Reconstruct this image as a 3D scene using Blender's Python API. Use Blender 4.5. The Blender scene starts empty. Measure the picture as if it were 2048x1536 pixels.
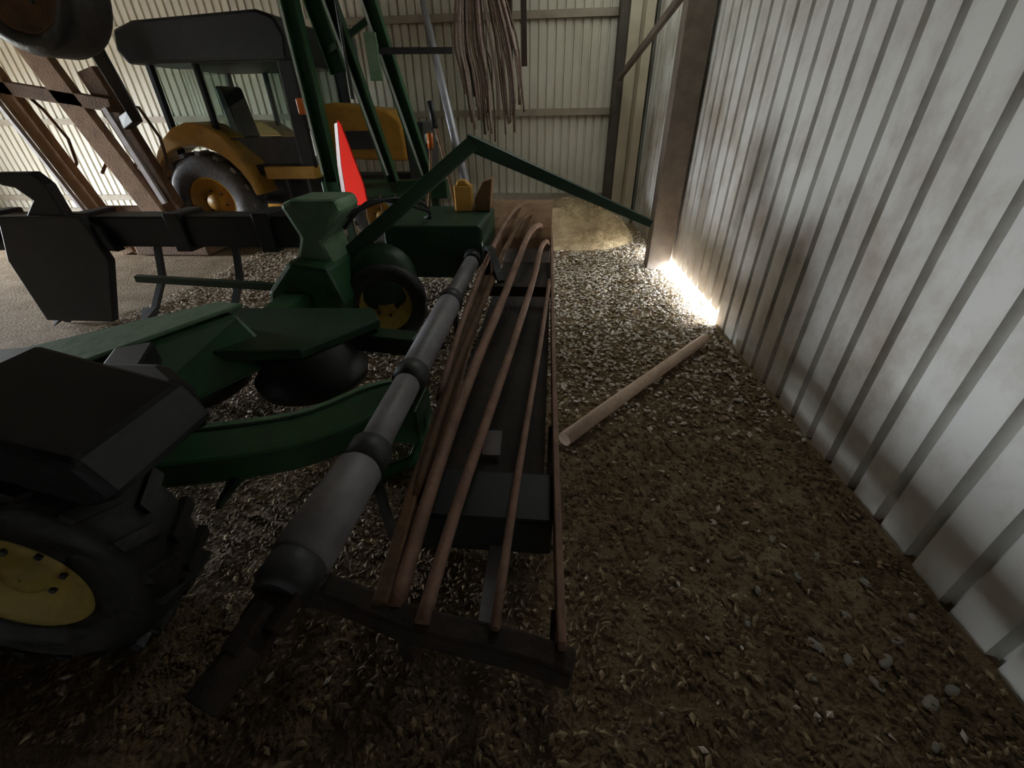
import bpy, bmesh, math, random
from mathutils import Vector, Matrix, noise

random.seed(7)
S = bpy.context.scene
C = S.collection

# ------------------------------------------------------------------ camera
cam_d = bpy.data.cameras.new('camera')
cam = bpy.data.objects.new('camera', cam_d)
C.objects.link(cam)
cam_d.sensor_width = 36.0
cam_d.lens = 850.0 / 2048.0 * 36.0
cam_d.clip_start = 0.02
cam_d.clip_end = 200
fwd = Vector((-0.082, 0.837, -0.541)).normalized()
rgt = Vector((0.996, 0.087, -0.017))
rgt = (rgt - fwd * rgt.dot(fwd)).normalized()
upv = rgt.cross(fwd).normalized()
M4 = Matrix((rgt, upv, -fwd)).transposed().to_4x4()
M4.translation = Vector((0, 0, 1.5))
cam.matrix_world = M4
S.camera = cam

# ------------------------------------------------------------------ light: overcast sky through the big doorway in the left gable
W = bpy.data.worlds.new('overcast_sky')
S.world = W
W.use_nodes = True
bg = W.node_tree.nodes['Background']
bg.inputs[0].default_value = (0.88, 0.95, 1.0, 1)
bg.inputs[1].default_value = 66.0
DOOR = dict(x=-10.8, y0=3.3, y1=4.9, z1=2.1)
SKY = dict(x0=0.30, x1=1.10, y0=3.9, y1=7.2, z=3.7)      # translucent roof sheet
pd = bpy.data.lights.new('doorway_portal', 'AREA')
pd.shape = 'RECTANGLE'
pd.size = DOOR['z1']
pd.size_y = DOOR['y1'] - DOOR['y0']
pd.cycles.is_portal = True
po = bpy.data.objects.new('doorway_portal', pd)
C.objects.link(po)
po.location = (DOOR['x'] - 0.05, (DOOR['y0'] + DOOR['y1']) / 2, DOOR['z1'] / 2)
po.rotation_euler = (0, math.radians(-90), 0)

pd2 = bpy.data.lights.new('rooflight_portal', 'AREA')
pd2.shape = 'RECTANGLE'
pd2.size = SKY['x1'] - SKY['x0']
pd2.size_y = SKY['y1'] - SKY['y0']
pd2.cycles.is_portal = True
po2 = bpy.data.objects.new('rooflight_portal', pd2)
C.objects.link(po2)
po2.location = ((SKY['x0'] + SKY['x1']) / 2, (SKY['y0'] + SKY['y1']) / 2, SKY['z'] + 0.12)
S.view_settings.view_transform = 'Standard'
S.view_settings.look = 'None'
S.view_settings.exposure = 0.45
S.view_settings.gamma = 1.0
S.view_settings.use_curve_mapping = False

# ------------------------------------------------------------------ materials
def mat(name, col, col2=None, rough=0.6, metal=0.0, scale=8.0, mix=(0.4, 0.65), bump=0.0, bscale=40.0, stretch=None, world=False):
    m = bpy.data.materials.new(name)
    m.use_nodes = True
    nt = m.node_tree
    b = nt.nodes['Principled BSDF']
    b.inputs['Roughness'].default_value = rough
    b.inputs['Metallic'].default_value = metal
    b.inputs['Base Color'].default_value = (*col, 1)
    tc = nt.nodes.new('ShaderNodeTexCoord')
    src = tc.outputs['Object']
    if world: src = nt.nodes.new('ShaderNodeNewGeometry').outputs['Position']
    if stretch:
        mp = nt.nodes.new('ShaderNodeMapping')
        mp.inputs['Scale'].default_value = stretch
        nt.links.new(src, mp.inputs['Vector'])
        src = mp.outputs['Vector']
    out = None
    if col2:
        n = nt.nodes.new('ShaderNodeTexNoise')
        n.inputs['Scale'].default_value = scale
        n.inputs['Detail'].default_value = 6
        n.inputs['Roughness'].default_value = 0.65
        nt.links.new(src, n.inputs['Vector'])
        r = nt.nodes.new('ShaderNodeValToRGB')
        r.color_ramp.elements[0].position = mix[0]
        r.color_ramp.elements[0].color = (*col, 1)
        r.color_ramp.elements[1].position = mix[1]
        r.color_ramp.elements[1].color = (*col2, 1)
        nt.links.new(n.outputs['Fac'], r.inputs['Fac'])
        out = r.outputs['Color']
        nt.links.new(out, b.inputs['Base Color'])
    if bump:
        n2 = nt.nodes.new('ShaderNodeTexNoise')
        n2.inputs['Scale'].default_value = bscale
        n2.inputs['Detail'].default_value = 5
        nt.links.new(src, n2.inputs['Vector'])
        bp = nt.nodes.new('ShaderNodeBump')
        bp.inputs['Strength'].default_value = bump
        bp.inputs['Distance'].default_value = 0.02
        nt.links.new(n2.outputs['Fac'], bp.inputs['Height'])
        nt.links.new(bp.outputs['Normal'], b.inputs['Normal'])
    return m

MT = {}
MT['cream_metal'] = mat('cream_cladding', (0.62, 0.58, 0.49), (0.50, 0.45, 0.36), 0.5, 0, 1.6, (0.45, 0.75), stretch=(1, 1, 0.5), world=True)
MT['white_metal'] = mat('white_cladding', (0.74, 0.73, 0.695), (0.37, 0.32, 0.26), 0.42, 0, 1.9, (0.42, 0.66), stretch=(1, 1, 0.8), world=True)  # brown noise blotches: dirt that also paints in mottled machine shadows
MT['girt'] = mat('girt_steel', (0.34, 0.29, 0.22), (0.26, 0.21, 0.16), 0.6, 0, 4)
MT['brown_post'] = mat('brown_post', (0.13, 0.10, 0.08), (0.19, 0.15, 0.12), 0.6, 0, 6)
MT['cream_post'] = mat('cream_post', (0.52, 0.45, 0.34), (0.42, 0.36, 0.27), 0.6, 0, 3)
MT['shade_brown'] = mat('shade_brown', (0.055, 0.043, 0.034), (0.09, 0.07, 0.055), 0.7, 0, 5)
MT['dirt'] = mat('dirt_floor', (0.20, 0.130, 0.064), (0.34, 0.25, 0.155), 0.95, 0, 5.0, (0.40, 0.72), 0.9, 55)
MT['outside'] = mat('outside_gravel', (0.42, 0.40, 0.36), (0.30, 0.29, 0.24), 0.9, 0, 1)
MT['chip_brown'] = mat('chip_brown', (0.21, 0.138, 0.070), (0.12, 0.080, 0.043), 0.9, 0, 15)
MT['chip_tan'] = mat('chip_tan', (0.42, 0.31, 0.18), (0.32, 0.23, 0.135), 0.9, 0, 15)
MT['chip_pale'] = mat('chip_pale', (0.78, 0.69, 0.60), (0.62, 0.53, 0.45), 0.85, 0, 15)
MT['stone'] = mat('pale_stone', (0.40, 0.36, 0.32), (0.24, 0.20, 0.17), 0.85, 0, 25)
MT['straw'] = mat('straw_tan', (0.50, 0.38, 0.22), (0.36, 0.25, 0.14), 0.95, 0, 9, bump=0.8, bscale=60)
MT['green'] = mat('green_paint', (0.022, 0.095, 0.035), (0.030, 0.070, 0.033), 0.42, 0, 7, (0.45, 0.7), 0.1, 30)
MT['dark_green'] = mat('dark_green_paint', (0.012, 0.050, 0.022), (0.020, 0.035, 0.020), 0.45, 0, 7, (0.45, 0.7), 0.1, 30)
MT['pale_green'] = mat('dusty_green_paint', (0.17, 0.27, 0.17), (0.09, 0.20, 0.09), 0.6, 0, 9, (0.45, 0.7), 0.1, 30)
MT['yellow_rim'] = mat('yellow_rim', (0.50, 0.36, 0.07), (0.38, 0.26, 0.06), 0.5, 0, 9)
MT['yellow'] = mat('ochre_paint', (0.55, 0.29, 0.04), (0.42, 0.21, 0.035), 0.45, 0, 6)
MT['rubber'] = mat('rubber', (0.018, 0.017, 0.017), (0.035, 0.032, 0.030), 0.55, 0, 14, bump=0.2)
MT['grey_rubber'] = mat('pale_grey_rubber', (0.10, 0.097, 0.105), (0.16, 0.155, 0.165), 0.38, 0, 14, bump=0.2)  # grey lightened to put the pale tyre highlight into the colour
MT['black'] = mat('black_paint', (0.006, 0.0065, 0.008), (0.011, 0.011, 0.013), 0.55, 0, 8)
MT['charcoal'] = mat('charcoal', (0.055, 0.055, 0.058), (0.035, 0.035, 0.037), 0.5, 0, 8)
MT['grey_plastic'] = mat('grey_guard_plastic', (0.25, 0.235, 0.26), (0.18, 0.165, 0.18), 0.5, 0, 6)
MT['grey_steel'] = mat('galvanised', (0.42, 0.42, 0.48), (0.34, 0.34, 0.38), 0.4, 0.3, 10)
MT['pale_tone'] = mat('pale_tone', (0.55, 0.52, 0.56), (0.42, 0.38, 0.38), 0.4, 0.2, 10)
MT['rust'] = mat('rust', (0.17, 0.085, 0.040), (0.10, 0.055, 0.032), 0.8, 0, 8, bump=0.3)
MT['rust_light'] = mat('rust_light', (0.30, 0.175, 0.095), (0.20, 0.11, 0.06), 0.8, 0, 9, bump=0.3)
MT['rust_pink'] = mat('rust_pink', (0.34, 0.195, 0.140), (0.22, 0.120, 0.085), 0.7, 0, 9, bump=0.2)
MT['rust_dark'] = mat('rust_dark', (0.028, 0.018, 0.013), (0.042, 0.025, 0.017), 0.8, 0, 8, bump=0.3)
MT['red'] = mat('red_fluorescent', (0.90, 0.030, 0.018), (0.86, 0.036, 0.022), 0.9, 0, 8)
MT['red'].node_tree.nodes['Principled BSDF'].inputs['Specular IOR Level'].default_value = 0.05
MT['pink_edge'] = mat('faded_red_reflector', (0.36, 0.20, 0.21), (0.30, 0.17, 0.18), 0.35, 0, 8)
MT['wood'] = mat('pale_wood', (0.74, 0.53, 0.41), (0.60, 0.42, 0.31), 0.75, 0, 7, stretch=(3, 0.5, 3), bump=0.2)
MT['brown_wood'] = mat('brown_wood', (0.19, 0.095, 0.035), (0.13, 0.065, 0.028), 0.75, 0, 7)
MT['can'] = mat('amber_plastic', (0.62, 0.32, 0.06), (0.50, 0.25, 0.05), 0.4, 0, 5)
MT['rope'] = mat('brown_rope', (0.20, 0.13, 0.10), (0.12, 0.075, 0.06), 0.9, 0, 30)
MT['rope_pale'] = mat('pale_rope', (0.46, 0.35, 0.32), (0.32, 0.22, 0.20), 0.9, 0, 30)
MT['strap'] = mat('dark_strap', (0.035, 0.022, 0.018), (0.055, 0.035, 0.03), 0.9, 0, 20)
MT['white_edge'] = mat('highlight_and_lens_white', (0.62, 0.66, 0.62), (0.45, 0.52, 0.46), 0.4, 0, 12)  # pale tone for painted arm-edge highlights and the headlight faces
MT['roof'] = mat('roof_sheet', (0.22, 0.19, 0.15), (0.17, 0.14, 0.11), 0.6, 0, 2)
MT['orange'] = mat('orange_lens', (0.70, 0.17, 0.02), (0.6, 0.14, 0.02), 0.3, 0, 5)
def glass():
    m = bpy.data.materials.new('cab_glass'); m.use_nodes = True
    nt = m.node_tree
    for n in list(nt.nodes): nt.nodes.remove(n)
    o = nt.nodes.new('ShaderNodeOutputMaterial')
    t = nt.nodes.new('ShaderNodeBsdfTransparent'); t.inputs[0].default_value = (0.74, 0.80, 0.77, 1)
    g = nt.nodes.new('ShaderNodeBsdfGlossy'); g.inputs['Roughness'].default_value = 0.03
    lw = nt.nodes.new('ShaderNodeLayerWeight'); lw.inputs[0].default_value = 0.5
    pw = nt.nodes.new('ShaderNodeMath'); pw.operation = 'POWER'; pw.inputs[1].default_value = 2.2
    nt.links.new(lw.outputs['Facing'], pw.inputs[0])
    f = nt.nodes.new('ShaderNodeMath'); f.operation = 'MULTIPLY_ADD'; f.inputs[1].default_value = 0.85; f.inputs[2].default_value = 0.06
    nt.links.new(pw.outputs[0], f.inputs[0])
    x = nt.nodes.new('ShaderNodeMixShader')
    nt.links.new(f.outputs[0], x.inputs[0]); nt.links.new(t.outputs[0], x.inputs[1]); nt.links.new(g.outputs[0], x.inputs[2])
    nt.links.new(x.outputs[0], o.inputs[0])
    return m
MT['glass'] = glass()
def rooflight():
    m = bpy.data.materials.new('rooflight_sheet'); m.use_nodes = True
    nt = m.node_tree
    for n in list(nt.nodes): nt.nodes.remove(n)
    o = nt.nodes.new('ShaderNodeOutputMaterial')
    t = nt.nodes.new('ShaderNodeBsdfTransparent'); t.inputs[0].default_value = (0.21, 0.21, 0.195, 1)
    nt.links.new(t.outputs[0], o.inputs[0])
    return m
MT['rooflight'] = rooflight()

# ------------------------------------------------------------------ mesh helpers
def V(*a): return Vector(a)

class MB:
    def __init__(s): s.v = []; s.f = []; s.smooth = []
    def add(s, vs, fs, smooth=False):
        o = len(s.v); s.v += [Vector(p) for p in vs]
        for f in fs: s.f.append([i + o for i in f]); s.smooth.append(smooth)
        return s
    def box(s, x0, x1, y0, y1, z0, z1):
        vs = [(x, y, z) for z in (z0, z1) for y in (y0, y1) for x in (x0, x1)]
        return s.add(vs, [(0, 2, 3, 1), (4, 5, 7, 6), (0, 1, 5, 4), (2, 6, 7, 3), (0, 4, 6, 2), (1, 3, 7, 5)])
    def beam(s, p0, p1, w, h, up=(0, 0, 1), w1=None, h1=None):
        p0, p1 = Vector(p0), Vector(p1); d = (p1 - p0).normalized(); up = Vector(up)
        if abs(d.dot(up)) > 0.98: up = Vector((0, 1, 0))
        a = d.cross(up).normalized(); b = a.cross(d).normalized()
        w1 = w if w1 is None else w1; h1 = h if h1 is None else h1
        vs = []
        for p, ww, hh in ((p0, w, h), (p1, w1, h1)):
            for i, j in ((-1, -1), (1, -1), (1, 1), (-1, 1)):
                vs.append(p + a * (i * ww / 2) + b * (j * hh / 2))
        return s.add(vs, [(3, 2, 1, 0), (4, 5, 6, 7), (0, 1, 5, 4), (1, 2, 6, 5), (2, 3, 7, 6), (3, 0, 4, 7)])
    def path_rect(s, pts, w, h, up=(0, 0, 1)):
        pts = [Vector(p) for p in pts]; up = Vector(up); rings = []
        for i, p in enumerate(pts):
            d = (pts[min(i + 1, len(pts) - 1)] - pts[max(i - 1, 0)]).normalized()
            a = d.cross(up).normalized(); b = a.cross(d).normalized()
            rings.append([p + a * (u * w / 2) + b * (q * h / 2) for u, q in ((-1, -1), (1, -1), (1, 1), (-1, 1))])
        vs = [q for r in rings for q in r]; fs = [(3, 2, 1, 0)]
        n = len(rings)
        for i in range(n - 1):
            for k in range(4):
                fs.append((i * 4 + k, i * 4 + (k + 1) % 4, i * 4 + 4 + (k + 1) % 4, i * 4 + 4 + k))
        fs.append(tuple((n - 1) * 4 + k for k in range(4)))
        return s.add(vs, fs)
    def tube(s, pts, r, seg=10, r1=None):
        pts = [Vector(p) for p in pts]; n = len(pts); vs = []; ref = None
        for i, p in enumerate(pts):
            d = (pts[min(i + 1, n - 1)] - pts[max(i - 1, 0)]).normalized()
            if ref is None:
                ref = d.orthogonal().normalized()
            ref = (ref - d * ref.dot(d)).normalized()
            b = d.cross(ref)
            rr = (r[i] if isinstance(r, (list, tuple)) else (r if r1 is None else r + (r1 - r) * i / (n - 1)))
            for k in range(seg):
                t = 2 * math.pi * k / seg
                vs.append(p + ref * (rr * math.cos(t)) + b * (rr * math.sin(t)))
        fs = []
        for i in range(n - 1):
            for k in range(seg):
                fs.append((i * seg + k, i * seg + (k + 1) % seg, i * seg + seg + (k + 1) % seg, i * seg + seg + k))
        s.add(vs, fs, True)
        o = len(s.v) - n * seg
        s.f.append([o + k for k in range(seg)][::-1]); s.smooth.append(False)
        s.f.append([o + (n - 1) * seg + k for k in range(seg)]); s.smooth.append(False)
        return s
    def lathe(s, org, ax, prof, seg=36, smooth=True):
        org = Vector(org); ax = Vector(ax).normalized(); a = ax.orthogonal().normalized(); b = ax.cross(a)
        n = len(prof); vs = []
        for (r, t) in prof:
            for k in range(seg):
                q = 2 * math.pi * k / seg
                vs.append(org + ax * t + a * (r * math.cos(q)) + b * (r * math.sin(q)))
        fs = []
        for i in range(n - 1):
            for k in range(seg):
                fs.append((i * seg + k, i * seg + (k + 1) % seg, i * seg + seg + (k + 1) % seg, i * seg + seg + k))
        s.add(vs, fs, smooth)
        return s
    def prism(s, poly, o, u, w, d):
        """polygon in the plane (o; u, w) pushed through by vector d"""
        o, u, w, d = Vector(o), Vector(u), Vector(w), Vector(d); n = len(poly)
        vs = [o + u * x + w * y for x, y in poly] + [o + u * x + w * y + d for x, y in poly]
        fs = [tuple(range(n))[::-1], tuple(range(n, 2 * n))]
        for k in range(n): fs.append((k, (k + 1) % n, n + (k + 1) % n, n + k))
        return s.add(vs, fs)
    def mesh(s, name, base=(0, 0, 0), bev=0.0, segs=2):
        bm = bmesh.new(); base = Vector(base)
        vs = [bm.verts.new(p - base) for p in s.v]
        for f, sm in zip(s.f, s.smooth):
            try: q = bm.faces.new([vs[i] for i in f]); q.smooth = sm
            except ValueError: pass
        bmesh.ops.recalc_face_normals(bm, faces=bm.faces)
        if bev > 0:
            es = [e for e in bm.edges if len(e.link_faces) == 2 and e.calc_face_angle(0) > 0.5]
            bmesh.ops.bevel(bm, geom=es, offset=bev, segments=segs, affect='EDGES', profile=0.5, clamp_overlap=True)
        me = bpy.data.meshes.new(name); bm.to_mesh(me); bm.free()
        return me

def smooth_path(pts, n=4):
    pts = [Vector(p) for p in pts]; out = []
    for i in range(len(pts) - 1):
        p0, p1, p2, p3 = pts[max(i - 1, 0)], pts[i], pts[i + 1], pts[min(i + 2, len(pts) - 1)]
        for k in range(n):
            t = k / n
            out.append(0.5 * ((2 * p1) + (p2 - p0) * t + (2 * p0 - 5 * p1 + 4 * p2 - p3) * t * t + (3 * p1 - p0 - 3 * p2 + p3) * t ** 3))
    out.append(pts[-1]); return out

def tag(o, label=None, cat=None, group=None, kind=None):
    if label: o['label'] = label
    if cat: o['category'] = cat
    if group: o['group'] = group
    if kind: o['kind'] = kind
    return o

class Thing:
    def __init__(s, name, label, cat, base, group=None, kind=None):
        s.base = Vector(base)
        s.o = bpy.data.objects.new(name, None); s.o.empty_display_size = 0.1
        C.objects.link(s.o); s.o.location = s.base
        tag(s.o, label, cat, group, kind)
    def part(s, name, mb, m, parent=None, bev=0.0, label=None):
        me = mb.mesh(name, s.base, bev)
        me.materials.append(MT[m])
        o = bpy.data.objects.new(name, me); C.objects.link(o)
        o.parent = parent or s.o
        if label: o['label'] = label
        return o

def single(name, mb, m, base, label=None, cat=None, group=None, kind=None, bev=0.0):
    me = mb.mesh(name, base, bev); me.materials.append(MT[m])
    o = bpy.data.objects.new(name, me); C.objects.link(o); o.location = base
    return tag(o, label, cat, group, kind)

# ------------------------------------------------------------------ the shed
XW = lambda y: 1.475 - 0.030 * y          # inner face of the right wall
YB = 7.80                                  # back wall
ROOF = 3.7

def fl_h(x, y):
    """height of the uneven dirt floor"""
    return 0.018 * noise.noise(V(x * 0.9, y * 0.9, 0.3)) + 0.012 * noise.noise(V(x * 3.1, y * 3.1, 4.2))

# floor: finer grid where the camera is near
def floor_mesh():
    xs = [-11.0 + i * 0.5 for i in range(14)] + [-4.0 + i * 0.06 for i in range(94)]
    ys = [-2.6 + i * 0.4 for i in range(7)] + [0.2 + i * 0.06 for i in range(60)] + [3.8 + i * 0.2 for i in range(23)]
    mb = MB(); nx = len(xs); ny = len(ys)
    vs = []
    for y in ys:
        for x in xs:
            h = fl_h(x, y) - 0.02
            if x > -3.9 and 0.1 < y < 4:
                h += 0.020 * (noise.noise(V(x * 9, y * 9, 1.0))) + 0.012 * noise.noise(V(x * 21, y * 21, 2.0))
            vs.append((min(x, XW(y) + 0.03), y, h))
    fs = [(j * nx + i, j * nx + i + 1, (j + 1) * nx + i + 1, (j + 1) * nx + i) for j in range(ny - 1) for i in range(nx - 1)]
    mb.add(vs, fs, True)
    return mb
single('floor', floor_mesh(), 'dirt', (0, 0, 0), kind='structure', label='uneven brown dirt floor of the shed')

# outside ground
single('ground_outside', MB().box(-60, 60, -60, 60, -0.4, -0.12), 'outside', (0, 0, 0), kind='structure', label='pale gravel ground outside the shed')

# profiled sheet: pans towards the inside, narrow grooves set back
def sheet(n_pan, pitch, groove, depth, z0, z1, lap=0.0):
    mb = MB(); prof = []
    for i in range(n_pan):
        a = i * pitch
        prof += [(a, 0), (a + pitch - groove, 0), (a + pitch - groove * 0.72, depth), (a + pitch - groove * 0.28, depth)]
    prof.append((n_pan * pitch, 0)); prof.append((n_pan * pitch + lap, 0.002))
    vs = [(u, d, z) for z in (z0, z1) for u, d in prof]
    n = len(prof)
    mb.add(vs, [(i, i + 1, n + i + 1, n + i) for i in range(n - 1)])
    return mb

def clad(root_name, label, m, origin, direction, length, pitch, groove, depth, z1, n_pan, lift=None):
    """a wall of overlapping sheets; grooves point away from the room; origin + t*direction is the inner face"""
    root = bpy.data.objects.new(root_name, None); C.objects.link(root)
    tag(root, label, None, None, 'structure')
    ang = math.atan2(direction[1], direction[0])
    w = n_pan * pitch; k = int(math.ceil(length / w)); data = {}
    for i in range(k):
        z0 = lift(i * w) if lift else 0.0
        if z0 not in data:
            me = sheet(n_pan, pitch, groove, depth, z0, z1).mesh('cladding_sheet')
            me.materials.append(MT[m]); data[z0] = me
        o = bpy.data.objects.new('cladding_sheet', data[z0]); C.objects.link(o)
        o.parent = root
        o.location = (origin[0] + direction[0] * i * w, origin[1] + direction[1] * i * w, 0)
        o.rotation_euler = (0, 0, ang)
    return root

# right wall: runs from the back corner towards the camera (local +y points outside)
dr = Vector((0.030, -1.0, 0)).normalized()
# direction towards -y has its left-hand side (+y local) at +x: outside
PITCH = 0.185
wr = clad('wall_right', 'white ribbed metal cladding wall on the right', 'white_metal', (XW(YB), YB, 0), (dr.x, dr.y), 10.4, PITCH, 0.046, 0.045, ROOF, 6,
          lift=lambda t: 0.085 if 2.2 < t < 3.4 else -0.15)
# back wall, runs left to right so that +y local is outside
wb = clad('wall_back', 'cream corrugated metal back wall', 'cream_metal', (-10.9, YB), (1, 0), 12.3, 0.125, 0.036, 0.026, ROOF, 8)
def wall_part(root, name, mb, m, bev=0.0):
    me = mb.mesh(name, (0, 0, 0), bev); me.materials.append(MT[m])
    o = bpy.data.objects.new(name, me); C.objects.link(o); o.parent = root
    return o
for z in (0.28, 1.47, 2.62):
    wall_part(wb, 'girt', MB().box(-10.8, 1.2, YB - 0.05, YB - 0.003, z - 0.045, z + 0.045), 'girt')
# footing of the back wall
wall_part(wb, 'footing', MB().box(-10.9, 1.3, YB - 0.06, YB + 0.1, -0.05, 0.10), 'girt')
# left wall with the open doorway
single('wall_left', MB().box(DOOR['x'] - 0.1, DOOR['x'], -2.7, DOOR['y0'], 0, ROOF).box(DOOR['x'] - 0.1, DOOR['x'], DOOR['y1'], YB + 0.1, 0, ROOF)
       .box(DOOR['x'] - 0.1, DOOR['x'], DOOR['y0'], DOOR['y1'], DOOR['z1'], ROOF), 'cream_metal', (0, 0, 0), kind='structure', label='left wall with wide open doorway')
single('wall_front', MB().box(-10.9, 1.7, -2.72, -2.6, 0, ROOF), 'brown_post', (0, 0, 0), kind='structure', label='wall behind the viewer')
single('window_1', MB().box(SKY['x0'], SKY['x1'], SKY['y0'], SKY['y1'], ROOF + 0.02, ROOF + 0.03), 'rooflight', (0, 0, 0), kind='structure', label='translucent roof sheet letting daylight in')
single('ceiling', MB().box(-10.95, SKY['x0'], -2.75, YB + 0.15, ROOF, ROOF + 0.08).box(SKY['x1'], 1.9, -2.75, YB + 0.15, ROOF, ROOF + 0.08)
       .box(SKY['x0'], SKY['x1'], -2.75, SKY['y0'], ROOF, ROOF + 0.08).box(SKY['x0'], SKY['x1'], SKY['y1'], YB + 0.15, ROOF, ROOF + 0.08), 'roof', (0, 0, 0), kind='structure', label='metal roof sheeting')

single('shade_partition', MB().box(-3.48, -3.40, -2.6, 1.55, -0.05, ROOF), 'shade_brown', (0, 0, 0), kind='structure', label='unseen dark partition added to shade the foreground')  # unseen blocker, added to keep door light off the foreground
# posts along the right wall
single('trim_1', MB().box(1.06, 1.30, 4.78, 4.98, -0.03, ROOF), 'brown_post', (0, 0, 0), kind='structure', label='dark brown steel column standing against the ribbed wall', bev=0.008)
single('trim_2', MB().box(0.93, 1.08, 7.42, 7.62, -0.03, ROOF), 'cream_post', (0, 0, 0), kind='structure', label='cream corner column at the back wall', bev=0.006)
single('shade_strip', MB().box(0.81, 0.925, 7.50, 7.74, -0.03, ROOF), 'shade_brown', (0, 0, 0), kind='structure', label='narrow dark strip added as the shaded side of the corner column', bev=0.004)  # dark strip painted in where the column's side is in shadow
single('trim_4', MB().beam((0.86, 7.38, 1.85), (1.14, 5.0, 2.42), 0.05, 0.07), 'brown_post', (0, 0, 0), kind='structure', label='brown diagonal brace between the two columns', bev=0.004)
single('trim_5', MB().box(1.085, 1.20, 7.10, 7.60, -0.03, ROOF), 'cream_post', (0, 0, 0), kind='structure', label='cream flashing panel by the corner', bev=0.004)

# ------------------------------------------------------------------ wheels
def tyre(mb, c, ax, r, w, rr, lugs=0):
    h = w / 2
    prof = [(rr, -h * 0.75), (rr * 1.04, -h * 0.92), (r * 0.86, -h), (r * 0.96, -h * 0.88), (r, -h * 0.6), (r, h * 0.6), (r * 0.96, h * 0.88), (r * 0.86, h), (rr * 1.04, h * 0.92), (rr, h * 0.75)]
    mb.lathe(c, ax, prof, 40)
    if lugs:
        ax = Vector(ax).normalized(); a = ax.orthogonal().normalized(); b = ax.cross(a); c = Vector(c)
        for k in range(lugs):
            for sgn in (-1, 1):
                t0 = 2 * math.pi * (k + (0.5 if sgn > 0 else 0)) / lugs; t1 = t0 + 2.2 / lugs
                def pt(t, q, rad): return c + ax * q + (a * math.cos(t) + b * math.sin(t)) * rad
                vs = []
                for t, q in ((t0, sgn * h * 0.02), (t1, sgn * h * 0.93)):
                    dt = 0.9 / lugs
                    vs += [pt(t - dt, q, r * 0.97), pt(t + dt, q, r * 0.97), pt(t + dt, q, r * 1.05), pt(t - dt, q, r * 1.05)]
                mb.add(vs, [(3, 2, 1, 0), (4, 5, 6, 7), (0, 1, 5, 4), (1, 2, 6, 5), (2, 3, 7, 6), (3, 0, 4, 7)])
    return mb
def rim(mb, c, ax, rr, w, dish=0.25):
    """dished disc with hub; +ax is the outer side"""
    h = w / 2
    prof = [(rr * 1.0, h * 0.80), (rr * 1.03, h * 0.86), (rr * 0.95, h * 0.80), (rr * 0.86, h * dish), (rr * 0.55, h * dish * 0.6), (rr * 0.34, h * 0.55), (rr * 0.30, h * 0.75), (rr * 0.02, h * 0.78)]
    mb.lathe(c, ax, prof, 36)
    mb.lathe(c, ax, [(rr * 1.0, h * 0.8), (rr * 1.0, -h * 0.8), (rr * 0.5, -h * 0.6), (0.001, -h * 0.6)], 36)
    return mb
def wheel(t, c, ax, r, w, rr, tm, rm, lugs=0, dish=0.25, hub=True):
    a = t.part('tyre', tyre(MB(), c, ax, r, w, rr, lugs), tm)
    q = t.part('rim', rim(MB(), c, ax, rr, w, dish), rm, label=('yellow wheel rim' if 'yellow' in rm else 'rusty wheel rim'))
    n = MB(); axv = Vector(ax).normalized(); u = axv.orthogonal().normalized(); v = axv.cross(u)
    for k in range(6):
        th = k * math.pi / 3
        p = Vector(c) + (u * math.cos(th) + v * math.sin(th)) * rr * 0.45
        n = MB().tube([p + axv * (w * 0.25 - 0.02), p + axv * (w * 0.5 * max(dish * 0.6, 0.5) + 0.012)], 0.011, 6)
        t.part('wheel_bolt', n, 'charcoal', q)
    return a

# ------------------------------------------------------------------ yellow tractor by the back wall
T = Thing('tractor', 'ochre yellow cab tractor parked side-on before the back wall', 'tractor', (-3.6, 6.2, 0))
wheel(T, (-4.37, 5.68, 0.56), (0, -1, 0), 0.56, 0.36, 0.30, 'grey_rubber', 'yellow', 16)
wheel(T, (-4.37, 6.95, 0.56), (0, 1, 0), 0.56, 0.36, 0.30, 'grey_rubber', 'yellow', 16)
wheel(T, (-2.25, 5.80, 0.36), (0, -1, 0), 0.36, 0.24, 0.19, 'grey_rubber', 'yellow', 14)
wheel(T, (-2.25, 6.80, 0.36), (0, 1, 0), 0.36, 0.24, 0.19, 'grey_rubber', 'yellow', 14)
T.part('chassis', MB().box(-4.6, -1.75, 6.1, 6.55, 0.45, 0.80).box(-4.42, -4.32, 5.8, 6.85, 0.5, 0.62).box(-2.30, -2.20, 5.85, 6.75, 0.32, 0.42), 'charcoal', bev=0.01)
# fenders
def fender(y0, y1):
    c = (-4.37, 0.56); pts_o = []; pts_i = []
    for k in range(13):
        a = math.radians(8 + k * 13.2)
        ro = 0.70 + 0.20 * math.exp(-((math.degrees(a) - 78) / 40) ** 2)
        pts_o.append((c[0] + ro * math.cos(a), c[1] + ro * math.sin(a)))
        pts_i.append((c[0] + 0.655 * math.cos(a), c[1] + 0.655 * math.sin(a)))
    return MB().prism(pts_o + pts_i[::-1], (0, y0, 0), (1, 0, 0), (0, 0, 1), (0, y1 - y0, 0))
T.part('fender', fender(5.48, 5.90), 'yellow', bev=0.012)
T.part('fender', fender(6.74, 7.14), 'yellow', bev=0.012)
T.part('step', MB().box(-3.56, -2.92, 5.55, 5.80, 0.83, 0.97), 'yellow', bev=0.01, label='ochre yellow step beam below the cab door')
T.part('step', MB().box(-3.35, -3.0, 5.52, 5.80, 0.36, 0.40).box(-3.33, -3.30, 5.56, 5.60, 0.40, 0.85).box(-3.05, -3.02, 5.56, 5.60, 0.40, 0.85), 'charcoal')
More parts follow.
